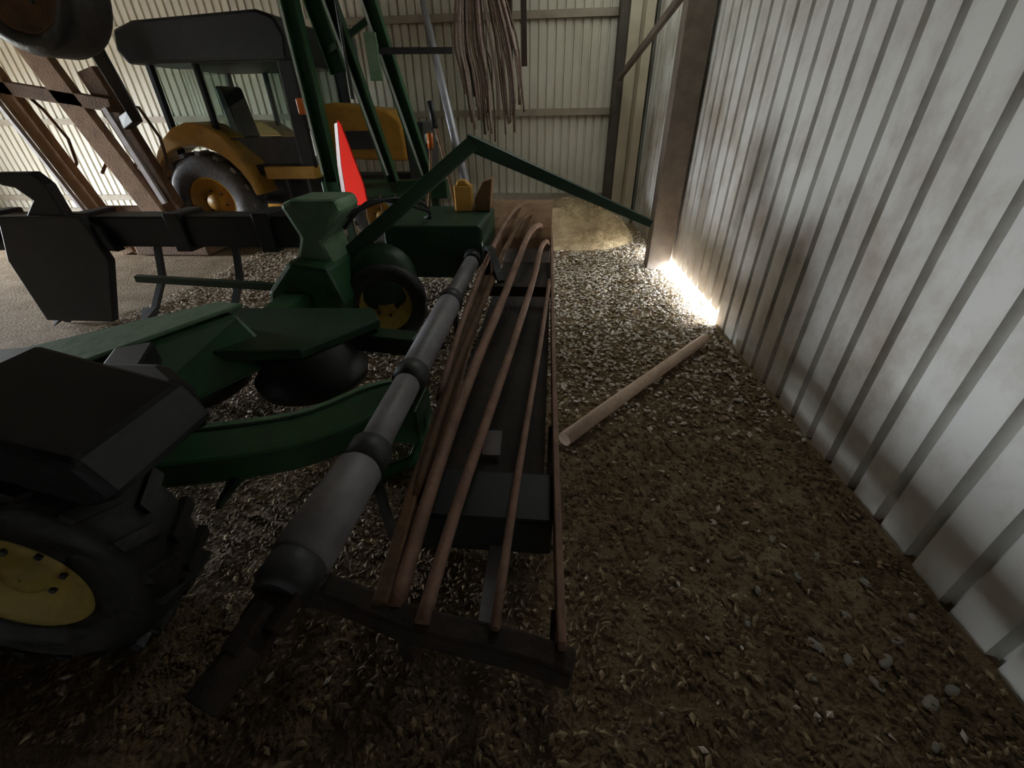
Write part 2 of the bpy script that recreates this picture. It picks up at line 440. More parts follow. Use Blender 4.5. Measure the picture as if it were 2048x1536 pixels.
# cab
cabf = MB()
for (x0, z0, x1, z1, w) in ((-4.62, 1.1, -4.60, 2.12, 0.06), (-4.05, 1.30, -4.05, 2.12, 0.05), (-3.00, 0.95, -2.98, 2.12, 0.17)):
    for y in (5.62, 6.98):
        cabf.beam((x0, y, z0), (x1, y, z1), w, 0.07, (0, 1, 0))
cabf.box(-4.65, -2.90, 5.59, 5.66, 2.05, 2.13).box(-4.65, -2.90, 6.94, 7.01, 2.05, 2.13).box(-4.65, -4.58, 5.6, 7.0, 2.05, 2.12).box(-3.02, -2.94, 5.6, 7.0, 2.05, 2.12)
T.part('cab_frame', cabf, 'black', bev=0.008)
T.part('door_panel', MB().prism([(-3.92, 1.28), (-3.05, 1.28), (-3.05, 0.99), (-3.52, 0.99), (-3.80, 1.24)], (0, 5.60, 0), (1, 0, 0), (0, 0, 1), (0, 0.05, 0)), 'charcoal', bev=0.006)
T.part('cab_floor', MB().box(-4.5, -2.95, 5.68, 6.92, 0.86, 0.98), 'charcoal')
T.part('roof', MB().prism([(-4.72, 2.00), (-4.80, 2.12), (-4.74, 2.30), (-4.5, 2.37), (-3.1, 2.42), (-2.92, 2.36), (-2.84, 2.20), (-2.88, 2.00)], (0, 5.46, 0), (1, 0, 0), (0, 0, 1), (0, 1.68, 0)), 'black', bev=0.03)
T.part('window_pane', MB().prism([(0, 1.30), (0.70, 1.44), (0.70, 2.03), (0, 2.03)], (-4.60, 6.08, 0), (0.75, -0.66, 0), (0, 0, 1), (0.008, 0.009, 0)), 'glass')
gl = [('window_pane', [(-4.02, 1.30), (-3.09, 1.30), (-3.08, 2.06), (-4.02, 2.06)])]
for y in (5.62, 6.96):
    for nm, poly in gl:
        T.part(nm, MB().prism(poly, (0, y, 0), (1, 0, 0), (0, 0, 1), (0, 0.012, 0)), 'glass')
T.part('window_pane', MB().box(-4.625, -4.613, 5.67, 6.93, 1.15, 2.06), 'glass')
T.part('windscreen', MB().box(-2.985, -2.973, 5.72, 6.88, 1.45, 2.06), 'glass')
sw = MB()
ring = [V(-3.25, 6.3, 1.45) + V(0.0 + 0.08 * math.cos(2 * math.pi * k / 16), 0.19 * math.sin(2 * math.pi * k / 16), 0.17 * math.cos(2 * math.pi * k / 16)) for k in range(17)]
sw.tube(ring, 0.014, 6).tube([(-3.25, 6.3, 1.45), (-3.05, 6.3, 1.2)], 0.02, 8)
T.part('steering_wheel', sw, 'black')
T.part('seat', MB().box(-4.15, -3.75, 6.08, 6.52, 1.12, 1.26).prism([(-4.22, 1.2), (-4.06, 1.2), (-4.14, 1.82), (-4.26, 1.82)], (0, 6.1, 0), (1, 0, 0), (0, 0, 1), (0, 0.4, 0)).box(-4.0, -3.9, 6.2, 6.4, 0.96, 1.13), 'charcoal', bev=0.03)
T.part('hood', MB().prism([(-2.96, 1.02), (-2.96, 1.58), (-2.7, 1.62), (-2.05, 1.54), (-1.88, 1.42), (-1.86, 0.98)], (0, 5.94, 0), (1, 0, 0), (0, 0, 1), (0, 0.74, 0)), 'yellow', bev=0.035)
T.part('grille', MB().box(-1.86, -1.62, 5.98, 6.62, 0.62, 1.40).box(-1.62, -1.60, 6.05, 6.55, 0.75, 1.3), 'charcoal', bev=0.02, label='dark grey front grille block')
for yy in (6.0, 6.48):
    T.part('headlight', MB().lathe((-1.64, yy + 0.06, 1.22), (1, 0, 0), [(0.001, 0.05), (0.05, 0.05), (0.06, 0.02), (0.06, 0.0)], 16), 'white_edge')
T.part('exhaust', MB().tube([(-2.45, 6.3, 1.5), (-2.45, 6.3, 2.25), (-2.50, 6.3, 2.33)], 0.035, 10), 'charcoal')
T.part('indicator', MB().box(-2.93, -2.86, 5.52, 5.58, 1.50, 1.66), 'orange', bev=0.012, label='orange indicator lamp on the cab pillar')
T.part('side_vent', MB().box(-2.62, -2.20, 5.925, 5.945, 1.12, 1.32), 'charcoal')

# ------------------------------------------------------------------ rusty folded cultivator at left
R = Thing('cultivator', 'rusty folded cultivator frame with raised gauge wheel left of tractor', 'cultivator', (-5.2, 5.2, 0))
R.part('frame_leg', MB().beam((-6.20, 5.2, 2.25), (-5.52, 5.2, 0.0), 0.20, 0.10, (0, 1, 0)), 'rust_light', bev=0.012)
R.part('frame_leg', MB().beam((-5.60, 5.2, 2.40), (-4.72, 5.2, 0.0), 0.27, 0.10, (0, 1, 0)), 'rust_light', bev=0.012)
R.part('frame_leg', MB().beam((-5.02, 5.25, 1.95), (-4.55, 5.25, 0.0), 0.22, 0.10, (0, 1, 0)), 'rust', bev=0.012)
R.part('pale_strip', MB().beam((-6.26, 5.12, 2.05), (-5.66, 5.12, 0.10), 0.035, 0.05, (0, 1, 0)), 'pale_tone', label='pale strip painting the highlight line along the leg')  # pale strip stands in for the highlight beside the leg
R.part('pale_strip', MB().beam((-4.93, 5.15, 1.60), (-4.70, 5.15, 0.62), 0.06, 0.04, (0, 1, 0)), 'pale_tone')
R.part('cross_bar', MB().beam((-6.15, 5.2, 1.82), (-4.85, 5.2, 1.62), 0.10, 0.13), 'rust', bev=0.01)
R.part('cross_bar', MB().beam((-5.75, 5.28, 0.52), (-4.45, 5.28, 0.52), 0.10, 0.10), 'rust', bev=0.01)
R.part('foot_plate', MB().box(-5.35, -4.35, 5.10, 5.5, 0.0, 0.34), 'rust', bev=0.02)
for k in range(4):
    x = -5.95 + k * 0.40
    R.part('spring_tine', MB().tube([(x, 5.25, 1.80 - k * 0.06), (x + 0.02, 5.38, 1.60), (x + 0.07, 5.45, 1.3), (x + 0.12, 5.36, 1.05), (x + 0.14, 5.22, 0.95)], 0.018, 8), 'rust')
R.part('wheel_arm', MB().path_rect([(-3.66, 3.98, 2.30), (-3.95, 4.3, 1.98), (-4.55, 5.08, 1.52), (-4.82, 5.2, 1.45)], 0.10, 0.12), 'black', bev=0.008, label='black arm holding the gauge wheel up')
wheel(R, (-3.66, 3.68, 2.32), (0, -1, 0), 0.44, 0.36, 0.31, 'rubber', 'rust', 0, 0.6)
R.part('axle', MB().tube([(-3.66, 3.55, 2.32), (-3.66, 4.02, 2.30)], 0.035, 10), 'black')

# ------------------------------------------------------------------ black toolbar
B = Thing('toolbar', 'black steel toolbar with upright hook bracket in front of tractor wheel', 'farm implement', (-2.9, 3.1, 0))
B.part('beam', MB().box(-4.4, -1.80, 3.0, 3.20, 0.68, 0.90), 'black', bev=0.015)
B.part('hook_bracket', MB().prism([(-3.80, 0.72), (-3.80, 0.92), (-3.68, 1.02), (-3.76, 1.10), (-3.86, 1.12), (-3.86, 1.20), (-3.58, 1.20), (-3.51, 1.12), (-3.50, 0.92), (-3.30, 0.84), (-3.22, 0.66)], (0, 2.93, 0), (1, 0, 0), (0, 0, 1), (0, 0.08, 0)), 'black', bev=0.01)
B.part('mount_plate', MB().prism([(-4.15, 0.10), (-3.55, 0.10), (-3.30, 0.60), (-3.35, 0.92), (-4.0, 0.92), (-4.15, 0.6)], (0, 2.90, 0), (1, 0, 0), (0, 0, 1), (0, 0.06, 0)), 'black', bev=0.01)
for k, x in enumerate((-4.25, -3.45, -2.72, -2.05)):
    B.part('shank', MB().path_rect([(x, 3.22, 0.86), (x, 3.42, 0.80), (x, 3.52, 0.58), (x, 3.42, 0.30), (x, 3.22, 0.10), (x, 3.10, 0.0)], 0.035, 0.05, (1, 0, 0)), 'black')
    B.part('clamp', MB().box(x - 0.06, x + 0.06, 2.97, 3.24, 0.655, 0.925), 'black', bev=0.008)
    B.part('share_point', MB().add([(x - 0.06, 3.16, 0.12), (x + 0.06, 3.16, 0.12), (x, 2.98, 0.0), (x - 0.05, 3.2, 0.06), (x + 0.05, 3.2, 0.06)], [(0, 1, 2), (0, 2, 3), (1, 4, 2), (3, 2, 4), (0, 3, 4, 1)]), 'charcoal')
B.part('link_rod', MB().beam((-3.3, 3.05, 0.42), (-2.02, 3.05, 0.36), 0.05, 0.05), 'dark_green')

# ------------------------------------------------------------------ green hay rake with folded arms
G = Thing('hay_rake', 'green hay rake with tall folded arms and red warning sign', 'hay rake', (-1.9, 5.0, 0))
def channel(p0, p1, w, d, lip=0.02):
    """channel section: web facing the viewer with two flanges"""
    p0, p1 = Vector(p0), Vector(p1); dd = (p1 - p0).normalized(); a = dd.cross(V(0, 1, 0)).normalized()
    m = MB()
    m.beam(p0, p1, w, 0.012, (0, 1, 0))
    for sg in (-1, 1):
        m.beam(p0 + a * (sg * (w / 2 - 0.006)) + V(0, -d / 2, 0), p1 + a * (sg * (w / 2 - 0.006)) + V(0, -d / 2, 0), 0.012, d, (0, 1, 0))
    return m
for (xa, xb, w, ztop, yy) in ((-2.42, -2.47, 0.15, 3.05, 5.0), (-1.72, -2.22, 0.11, 3.05, 5.0), (-1.33, -1.88, 0.13, 3.05, 5.0)):
    arm = G.part('folded_arm', channel((xa, yy, 0.78), (xb, yy, ztop), w, 0.09), 'green')
    d = (V(xb, yy, ztop) - V(xa, yy, 0.78)).normalized(); a = d.cross(V(0, 1, 0)).normalized()
    off = -a if a.x > 0 else a
    G.part('arm_highlight', MB().beam(V(xa, yy - 0.095, 0.95) + off * (w / 2), V(xb, yy - 0.095, ztop) + off * (w / 2), 0.022, 0.014, (0, 1, 0)), 'white_edge', arm, label='pale strip painting the highlight on the arm edge')  # pale strip paints the highlight on each arm's left edge
G.part('folded_arm', channel((-2.18, 5.15, 1.85), (-2.42, 5.15, 3.0), 0.17, 0.08), 'green')
G.part('brace', MB().beam((-2.24, 5.1, 2.02), (-1.66, 5.06, 2.3), 0.03, 0.05), 'dark_green')
G.part('brace', MB().beam((-1.68, 4.9, 1.99), (-0.98, 4.95, 1.98), 0.03, 0.05), 'charcoal')
G.part('cylinder_rod', MB().tube([(-1.99, 4.86, 1.62), (-1.97, 4.86, 2.9)], 0.016, 8), 'charcoal')
G.part('guard_plate', MB().box(-1.77, -1.66, 4.84, 4.87, 1.76, 2.12), 'pale_green')
G.part('cross_beam', MB().box(-2.55, -1.15, 4.92, 5.08, 0.70, 0.88), 'green', bev=0.015)
for x in (-2.35, -1.30):
    G.part('stand_leg', MB().beam((x, 5.0, 0.75), (x, 5.02, 0.0), 0.08, 0.08), 'dark_green')
    G.part('foot', MB().box(x - 0.11, x + 0.11, 4.9, 5.14, -0.02, 0.03), 'dark_green')
for k in range(7):
    x = -2.40 + k * 0.17
    G.part('rake_tine', MB().tube([(x, 4.90, 0.74), (x + 0.01, 4.84, 0.6), (x + 0.02, 4.82, 0.38), (x + 0.02, 4.90, 0.2)], 0.008, 6), 'rust_light')
sg = G.part('warning_sign', MB().prism([(-2.195, 1.45), (-2.155, 1.42), (-1.975, 0.90), (-1.965, 0.70), (-2.31, 0.665), (-2.275, 1.10)], (-2.11 + 2.18 * 0.94, 4.70 - 2.18 * 0.7, 0), (0.94, -0.70, 0), (0, 0, 1), (0.008, 0.010, 0)), 'red', label='bright red triangular warning sign')
G.part('sign_border', MB().prism([(-2.250, 1.42), (-2.200, 1.43), (-2.282, 1.05), (-2.315, 0.665), (-2.385, 0.69), (-2.345, 1.05)], (-2.11 + 2.18 * 0.94, 4.696 - 2.18 * 0.7, 0), (0.94, -0.70, 0), (0, 0, 1), (0.008, 0.010, 0)), 'pink_edge', sg)
G.part('sign_bracket', MB().beam((-2.18, 4.80, 0.95), (-2.18, 4.92, 0.82), 0.05, 0.03).beam((-2.2, 4.80, 0.50), (-2.18, 4.80, 1.2), 0.035, 0.012, (0, 1, 0)), 'grey_steel')

# ------------------------------------------------------------------ green mower in the middle
H = Thing('mower', 'green drum mower with yellow wheels in the left foreground', 'mower', (-1.4, 2.4, 0))
H.part('hitch_casting', MB().prism([(-1.74, 1.02), (-1.66, 1.05), (-1.36, 1.05), (-1.34, 0.98), (-1.50, 0.80), (-1.42, 0.50), (-1.52, 0.26), (-1.98, 0.22), (-2.00, 0.32), (-1.78, 0.55), (-1.66, 0.82)], (0, 2.74, 0), (1, 0, 0), (0, 0, 1), (0, 0.34, 0)), 'pale_green', bev=0.03)
H.part('gear_housing', MB().prism([(-1.98, 0.18), (-1.46, 0.18), (-1.38, 0.42), (-1.45, 0.66), (-1.70, 0.70), (-1.90, 0.50)], (0, 2.60, 0), (1, 0, 0), (0, 0, 1), (0, 0.5, 0)), 'green', bev=0.03)
# A-shaped lifting frame
H.part('lift_frame', MB().path_rect([(-1.50, 3.02, 0.62), (-1.05, 3.25, 0.96), (-0.60, 3.5, 1.30)], 0.10, 0.13, (0, 1, 0)), 'dark_green', bev=0.01)
H.part('lift_frame', MB().beam((-0.64, 3.5, 1.32), (0.76, 3.5, 0.75), 0.10, 0.12, (0, 1, 0), 0.055, 0.055), 'dark_green', bev=0.008)
H.part('rear_body', MB().prism([(-1.42, 0.28), (-0.70, 0.28), (-0.57, 0.42), (-0.57, 0.70), (-0.60, 0.72), (-1.40, 0.72)], (0, 3.55, 0), (1, 0, 0), (0, 0, 1), (0, 0.86, 0)), 'dark_green', bev=0.03)
H.part('body_strut', MB().beam((-1.4, 3.62, 0.5), (-1.45, 2.9, 0.5), 0.16, 0.14), 'dark_green', bev=0.008)
lv = H.part('lever', MB().tube([(-0.90, 4.2, 0.68), (-0.99, 4.3, 1.10), (-1.07, 4.35, 1.40)], 0.014, 8), 'rust_light')
H.part('grip', MB().tube([(-1.07, 4.35, 1.38), (-1.10, 4.38, 1.58)], 0.030, 10), 'black', lv)
lv = H.part('lever', MB().tube([(-1.18, 4.2, 0.68), (-1.14, 4.3, 1.05), (-1.13, 4.35, 1.24)], 0.014, 8), 'rust_light')
H.part('grip', MB().tube([(-1.13, 4.35, 1.22), (-1.13, 4.38, 1.34)], 0.026, 10), 'orange', lv)
for k, dz in enumerate((0.0, 0.07)):
    H.part('hydraulic_hose', MB().tube(smooth_path([(-1.44, 2.95, 0.90 - dz), (-1.20 - dz, 3.15, 0.98), (-1.02, 3.45 + dz, 0.92 - dz), (-1.05, 3.75, 0.76), (-1.08 - dz, 3.9, 0.70)], 5), 0.014, 8), 'black')
for bx, bz in ((-1.58, 0.62), (-1.80, 0.30), (-1.56, 0.30)):
    H.part('bolt_head', MB().tube([(bx, 2.76, bz), (bx, 2.72 if bz > 0.5 else 2.58, bz)], 0.020, 6), 'charcoal')
# rear gauge wheel with yellow rim
wheel(H, (-1.22, 2.92, 0.30), V(0.30, -0.95, 0.10), 0.30, 0.20, 0.185, 'rubber', 'yellow_rim', 0, 0.5)
H.part('wheel_cover', MB().lathe((-1.25, 3.0, 0.47), V(0.25, -0.9, 0.35), [(0.001, 0.16), (0.16, 0.14), (0.24, 0.06), (0.25, -0.06), (0.001, -0.06)], 28), 'dark_green')
# deck, canopy, drum and cutter bed
H.part('deck', MB().prism([(-2.15, 2.10), (-1.98, 2.32), (-1.08, 2.36), (-0.98, 2.20), (-1.25, 1.80), (-2.0, 1.72)], (0, 0, 0.44), (1, 0, 0), (0, 1, 0), (0, 0, 0.06)), 'dark_green', bev=0.012)
H.part('main_beam', MB().beam((-2.05, 2.28, 0.40), (-0.76, 2.16, 0.36), 0.12, 0.11), 'dark_green', bev=0.01)
H.part('beam_link', MB().beam((-1.70, 2.3, 0.42), (-1.72, 2.75, 0.42), 0.18, 0.14), 'green', bev=0.01)
H.part('canopy', MB().add([(-1.66, 1.98, 0.62), (-1.78, 1.98, 0.64), (-2.30, 1.42, 0.64), (-1.98, 1.34, 0.63),
                          (-1.44, 1.92, 0.36), (-1.75, 2.12, 0.40), (-2.55, 1.45, 0.40), (-1.92, 1.20, 0.30)],
                         [(0, 1, 2, 3), (0, 3, 7, 4), (3, 2, 6, 7), (2, 1, 5, 6), (1, 0, 4, 5), (4, 7, 6, 5)]), 'green', bev=0.03)
H.part('canopy_top', MB().prism([(-1.64, 2.02), (-1.80, 2.04), (-2.36, 1.42), (-1.97, 1.30)], (0, 0, 0.635), (1, 0, 0), (0, 1, 0), (0, 0, 0.02)), 'pale_green', bev=0.006, label='dusty pale green canopy top')
H.part('cutting_drum', MB().lathe((-1.36, 2.02, 0.0), (0, 0, 1), [(0.001, 0.16), (0.24, 0.16), (0.30, 0.20), (0.31, 0.25), (0.27, 0.30), (0.24, 0.44), (0.001, 0.45)], 36), 'black')
H.part('cutting_drum', MB().lathe((-2.02, 1.88, 0.0), (0, 0, 1), [(0.001, 0.16), (0.24, 0.16), (0.30, 0.20), (0.31, 0.25), (0.27, 0.30), (0.24, 0.44), (0.001, 0.45)], 36), 'black')
H.part('cutter_bed', MB().path_rect(smooth_path([(-0.70, 1.72, 0.26), (-0.86, 1.60, 0.27), (-1.12, 1.36, 0.27), (-1.72, 1.20, 0.27), (-2.5, 1.12, 0.27)], 5), 0.24, 0.13), 'green', bev=0.02)
H.part('bed_lip', MB().path_rect(smooth_path([(-0.74, 1.84, 0.31), (-0.90, 1.72, 0.335), (-1.16, 1.47, 0.335), (-1.74, 1.31, 0.335), (-2.5, 1.23, 0.335)], 5), 0.03, 0.03), 'pale_green')
H.part('skid_shoe', MB().path_rect([(-0.66, 1.86, 0.26), (-0.62, 1.70, 0.10), (-0.66, 1.55, 0.0), (-0.80, 1.42, 0.0)], 0.14, 0.03, (1, 0, 0)).box(-0.80, -0.62, 1.58, 1.80, 0.10, 0.30), 'green', bev=0.008)
for k in range(3):
    x = -1.3 - k * 0.42
    H.part('guard_finger', MB().beam((x, 1.26 - k * 0.05, 0.22), (x + 0.02, 1.04 - k * 0.05, 0.20), 0.05, 0.04, (0, 0, 1), 0.015, 0.02), 'dark_green')
# near wheel with big yellow rim
wheel(H, (-1.52, 0.70, 0.37), V(0.12, -1, 0.05), 0.38, 0.26, 0.20, 'rubber', 'yellow_rim', 18, 0.8)
H.part('wheel_fork', MB().path_rect([(-1.52, 0.80, 0.37), (-1.50, 0.94, 0.42), (-1.48, 1.02, 0.56), (-1.6, 1.2, 0.62)], 0.08, 0.07, (1, 0, 0)).beam((-1.6, 1.18, 0.64), (-1.8, 1.5, 0.62), 0.14, 0.10), 'black', bev=0.008)
H.part('belt_cover', MB().prism([(-2.4, 0.86), (-1.5, 0.98), (-1.24, 1.16), (-1.45, 1.30), (-2.4, 1.28)], (0, 0, 0.50), (1, 0, 0), (0, 1, 0), (0, 0, 0.22)), 'black', bev=0.05)
H.part('wheel_guard', MB().prism([(-1.95, 0.90), (-1.50, 0.94), (-1.10, 0.82), (-1.05, 0.70), (-1.15, 0.66), (-1.5, 0.80), (-1.95, 0.78)], (0, 0.64, 0), (1, 0, 0), (0, 0, 1), (0, 0.36, 0)), 'black', bev=0.02)

# ------------------------------------------------------------------ grey drive shaft
D = Thing('drive_shaft', 'grey guarded drive shaft beside the rusty rods', 'drive shaft', (-0.62, 2.0, 0))
ps = [V(-0.65, 3.46, 0.46), V(-0.64, 2.55, 0.47), V(-0.63, 1.62, 0.47), V(-0.63, 1.08, 0.47), V(-0.67, 0.62, 0.46)]
rs = [(0.060, 0.058), (0.074, 0.068), (0.060, 0.058), (0.080, 0.086)]
for i, (a, b) in enumerate(zip(ps[:-1], ps[1:])):
    d = (b - a).normalized()
    D.part('guard_tube', MB().tube([a + d * 0.04, a + d * 0.06, b - d * 0.06, b - d * 0.04], [rs[i][0] * 0.8, rs[i][0], rs[i][1], rs[i][1] * 0.8], 20), 'grey_plastic')
    D.part('collar', MB().tube([b - d * 0.07, b - d * 0.05, b + d * 0.03, b + d * 0.05], [0.05, 0.078, 0.078, 0.05], 20), 'charcoal')
D.part('universal_joint', MB().beam((-0.66, 0.62, 0.46), (-0.69, 0.50, 0.43), 0.11, 0.05).beam((-0.68, 0.55, 0.44), (-0.71, 0.44, 0.41), 0.05, 0.11).tube([(-0.70, 0.46, 0.42), (-0.74, 0.34, 0.40)], 0.045, 12), 'rust_dark', bev=0.006)
for y in (1.10, 2.60):
    D.part('stand', MB().beam((-0.63, y, 0.44), (-0.63, y + 0.02, -0.01), 0.03, 0.03), 'charcoal')
D.part('yoke', MB().beam((-0.65, 3.42, 0.46), (-0.65, 3.50, 0.47), 0.09, 0.10).tube([(-0.65, 3.44, 0.46), (-0.66, 3.54, 0.48)], 0.07, 14), 'charcoal')

# ------------------------------------------------------------------ rusty rod frame (pick-up with guard rods)
P = Thing('rod_rack', 'rusty brown pickup frame with long bent guard rods', 'farm implement', (-0.25, 2.5, 0))
P.part('side_rail', MB().path_rect([(-0.44, 0.62, 0.30), (-0.46, 1.0, 0.31), (-0.50, 2.4, 0.32), (-0.52, 3.6, 0.34), (-0.53, 4.6, 0.36)], 0.045, 0.14), 'rust', bev=0.008)
P.part('side_rail', MB().path_rect([(0.060, 0.55, 0.30), (0.045, 1.2, 0.30), (0.02, 2.8, 0.30), (0.0, 4.7, 0.32)], 0.022, 0.16), 'rust_pink', bev=0.004)
rods = [
    ([(-0.31, 0.58, 0.36), (-0.29, 0.95, 0.38), (-0.24, 1.45, 0.42), (-0.18, 2.1, 0.46), (-0.12, 2.9, 0.50), (-0.09, 3.6, 0.52), (-0.05, 4.1, 0.46), (-0.03, 4.3, 0.36)], 0.021, 'rust_pink'),
    ([(-0.115, 0.58, 0.36), (-0.10, 1.0, 0.38), (-0.075, 1.5, 0.40), (-0.04, 2.2, 0.42), (-0.015, 2.9, 0.42), (-0.01, 3.3, 0.36)], 0.014, 'rust_pink'),
    ([(-0.40, 0.62, 0.34), (-0.40, 1.1, 0.37), (-0.37, 1.7, 0.42), (-0.31, 2.4, 0.48), (-0.25, 3.2, 0.54), (-0.20, 3.9, 0.58), (-0.13, 4.4, 0.54), (-0.08, 4.6, 0.42)], 0.026, 'rust_pink'),
    ([(-0.45, 1.0, 0.36), (-0.46, 1.7, 0.40), (-0.42, 2.6, 0.48), (-0.37, 3.4, 0.56), (-0.30, 4.1, 0.62), (-0.22, 4.6, 0.60), (-0.14, 4.8, 0.46)], 0.022, 'rust'),
    ([(-0.50, 1.6, 0.37), (-0.52, 2.4, 0.44), (-0.49, 3.3, 0.54), (-0.42, 4.1, 0.64), (-0.33, 4.7, 0.66), (-0.22, 4.95, 0.52)], 0.020, 'rust_pink'),
]
for pts, r, m in rods:
    P.part('guard_rod', MB().tube(smooth_path(pts), r, 8), m)
P.part('trough_floor', MB().box(-0.49, 0.00, 1.25, 4.4, 0.14, 0.17), 'rust_dark')
P.part('cross_box', MB().box(-0.44, 0.035, 0.98, 1.22, 0.12, 0.30), 'black', bev=0.012)
P.part('cross_bar', MB().path_rect([(-0.84, 0.68, 0.30), (-0.62, 0.67, 0.32), (-0.36, 0.60, 0.31), (-0.05, 0.56, 0.30), (0.09, 0.53, 0.29)], 0.07, 0.09), 'rust_dark', bev=0.01)
P.part('cross_bar', MB().box(-0.53, 0.01, 3.2, 3.28, 0.26, 0.34), 'rust_dark')
hp = []
for k in range(13):
    a = math.pi * k / 12
    hp.append((4.85 - 0.42 * math.cos(a), 0.30 + 0.40 * math.sin(a)))
hi = [(4.85 + (y - 4.85) * 0.94, 0.30 + (z - 0.30) * 0.94) for y, z in hp]
P.part('drum_hood', MB().prism(hp + hi[::-1], (-0.70, 0, 0), (0, 1, 0), (0, 0, 1), (0.70, 0, 0)), 'rust_light', bev=0.008, label='dusty brown rounded drum hood at the far end')
P.part('drum', MB().tube([(-0.68, 4.85, 0.32), (-0.02, 4.85, 0.32)], 0.30, 24), 'rust_dark')
for x, y in ((-0.47, 1.5), (0.03, 1.5), (-0.64, 4.75), (0.0, 4.75), (-0.42, 0.66), (0.05, 0.66)):
    P.part('foot', MB().beam((x, y, 0.30), (x, y, -0.01), 0.035, 0.035), 'rust_dark')
P.part('pale_plate', MB().add([(-0.28, 1.42, 0.20), (-0.20, 1.42, 0.20), (-0.20, 1.52, 0.26), (-0.28, 1.52, 0.26), (-0.28, 1.42, 0.19), (-0.20, 1.42, 0.19), (-0.20, 1.53, 0.25), (-0.28, 1.53, 0.25)], [(0, 1, 2, 3), (7, 6, 5, 4), (0, 4, 5, 1), (1, 5, 6, 2), (2, 6, 7, 3), (3, 7, 4, 0)]), 'pale_tone', label='small pale plate')  # small tilted plate in a paler colour than the frame
P.part('latch', MB().path_rect(smooth_path([(-0.50, 3.30, 0.40), (-0.50, 3.35, 0.58), (-0.45, 3.20, 0.62), (-0.38, 2.95, 0.56), (-0.34, 2.85, 0.50)], 3), 0.05, 0.03), 'black')
P.part('slat', MB().box(-0.19, -0.12, 0.62, 0.98, 0.13, 0.16), 'grey_plastic')

# ------------------------------------------------------------------ loose things
pole = MB().tube([(0.10, 1.74, 0.040), (0.45, 2.15, 0.042), (0.80, 2.55, 0.044), (1.16, 2.96, 0.045)], [0.040, 0.039, 0.038, 0.037], 12)
single('wooden_pole', pole, 'wood', (0.63, 2.35, 0.04), 'pale wooden pole lying on the dirt between rack and ribbed wall', 'pole')
gp1 = V(-1.99, 7.73, 3.25)
gp0 = V(-0.471, 3.48, 0.0) + (gp1 - V(-0.471, 3.48, 0.0)) * 0.224
single('metal_pole', MB().tube([gp0, gp0.lerp(gp1, 0.5), gp1], 0.045, 12), 'grey_steel', tuple(gp0), 'grey metal pole leaning up against the back wall', 'pole')
single('canister', MB().box(-0.895, -0.735, 4.10, 4.22, 0.725, 0.94).prism([(-0.88, 0.94), (-0.75, 0.94), (-0.79, 0.985), (-0.86, 0.985)], (0, 4.11, 0), (1, 0, 0), (0, 0, 1), (0, 0.10, 0)), 'can', (-0.815, 4.16, 0.725), 'amber plastic canister standing on the mower body', 'canister', bev=0.012)
single('wooden_block', MB().prism([(-0.715, 0.725), (-0.575, 0.725), (-0.545, 1.0), (-0.63, 0.97), (-0.715, 0.82)], (0, 4.12, 0), (1, 0, 0), (0, 0, 1), (0, 0.16, 0)), 'brown_wood', (-0.61, 4.2, 0.725), 'brown wooden block beside the amber canister', 'wood block', bev=0.006)

# hanging rope bundle and straps
RB = Thing('rope_bundle', 'bundle of frayed brown ropes hanging before the back wall', 'rope', (-1.0, 6.9, 3.0))
RB.part('hook', MB().tube(smooth_path([(-1.0, 6.9, 3.66), (-1.0, 6.9, 3.2), (-0.96, 6.9, 3.08), (-0.92, 6.9, 3.14)]), 0.02, 8), 'charcoal')
for k in range(34):
    x = -1.36 + 0.68 * k / 33 + random.uniform(-0.02, 0.02)
    y = 6.9 + random.uniform(-0.12, 0.12)
    zb = 1.12 + random.uniform(0, 0.75) + 0.25 * abs(x + 1.0)
    top = V(-1.0 + (x + 1.0) * 0.55, 6.9 + (y - 6.9) * 0.3, 3.05)
    x += 0.22 * (1 if x > -1 else 0.7)
    mid = V(x - 0.10, y, 2.3); low = V(x, y, zb)
    RB.part('rope_strand', MB().tube(smooth_path([top, mid, V(x - 0.03 + random.uniform(-0.03, 0.03), y, (2.3 + zb) / 2), low], 3), [random.uniform(0.010, 0.022)] * 10, 6), random.choice(['rope', 'rope', 'rope_pale']))
for k, (x, zb, lb) in enumerate(((-0.645, 1.97, 'dark narrow strap hanging next to the rope bundle'), (-0.455, 2.00, 'dark narrow strap hanging farthest right, nearest the corner column'))):
    single('hanging_strap', MB().path_rect([(x - 0.02, 7.15, 3.69), (x, 7.15, 2.6), (x + 0.01, 7.15, zb)], 0.075, 0.012, (0, 1, 0)), 'strap', (x, 7.15, zb), lb, 'strap', 'straps hanging before the back wall')

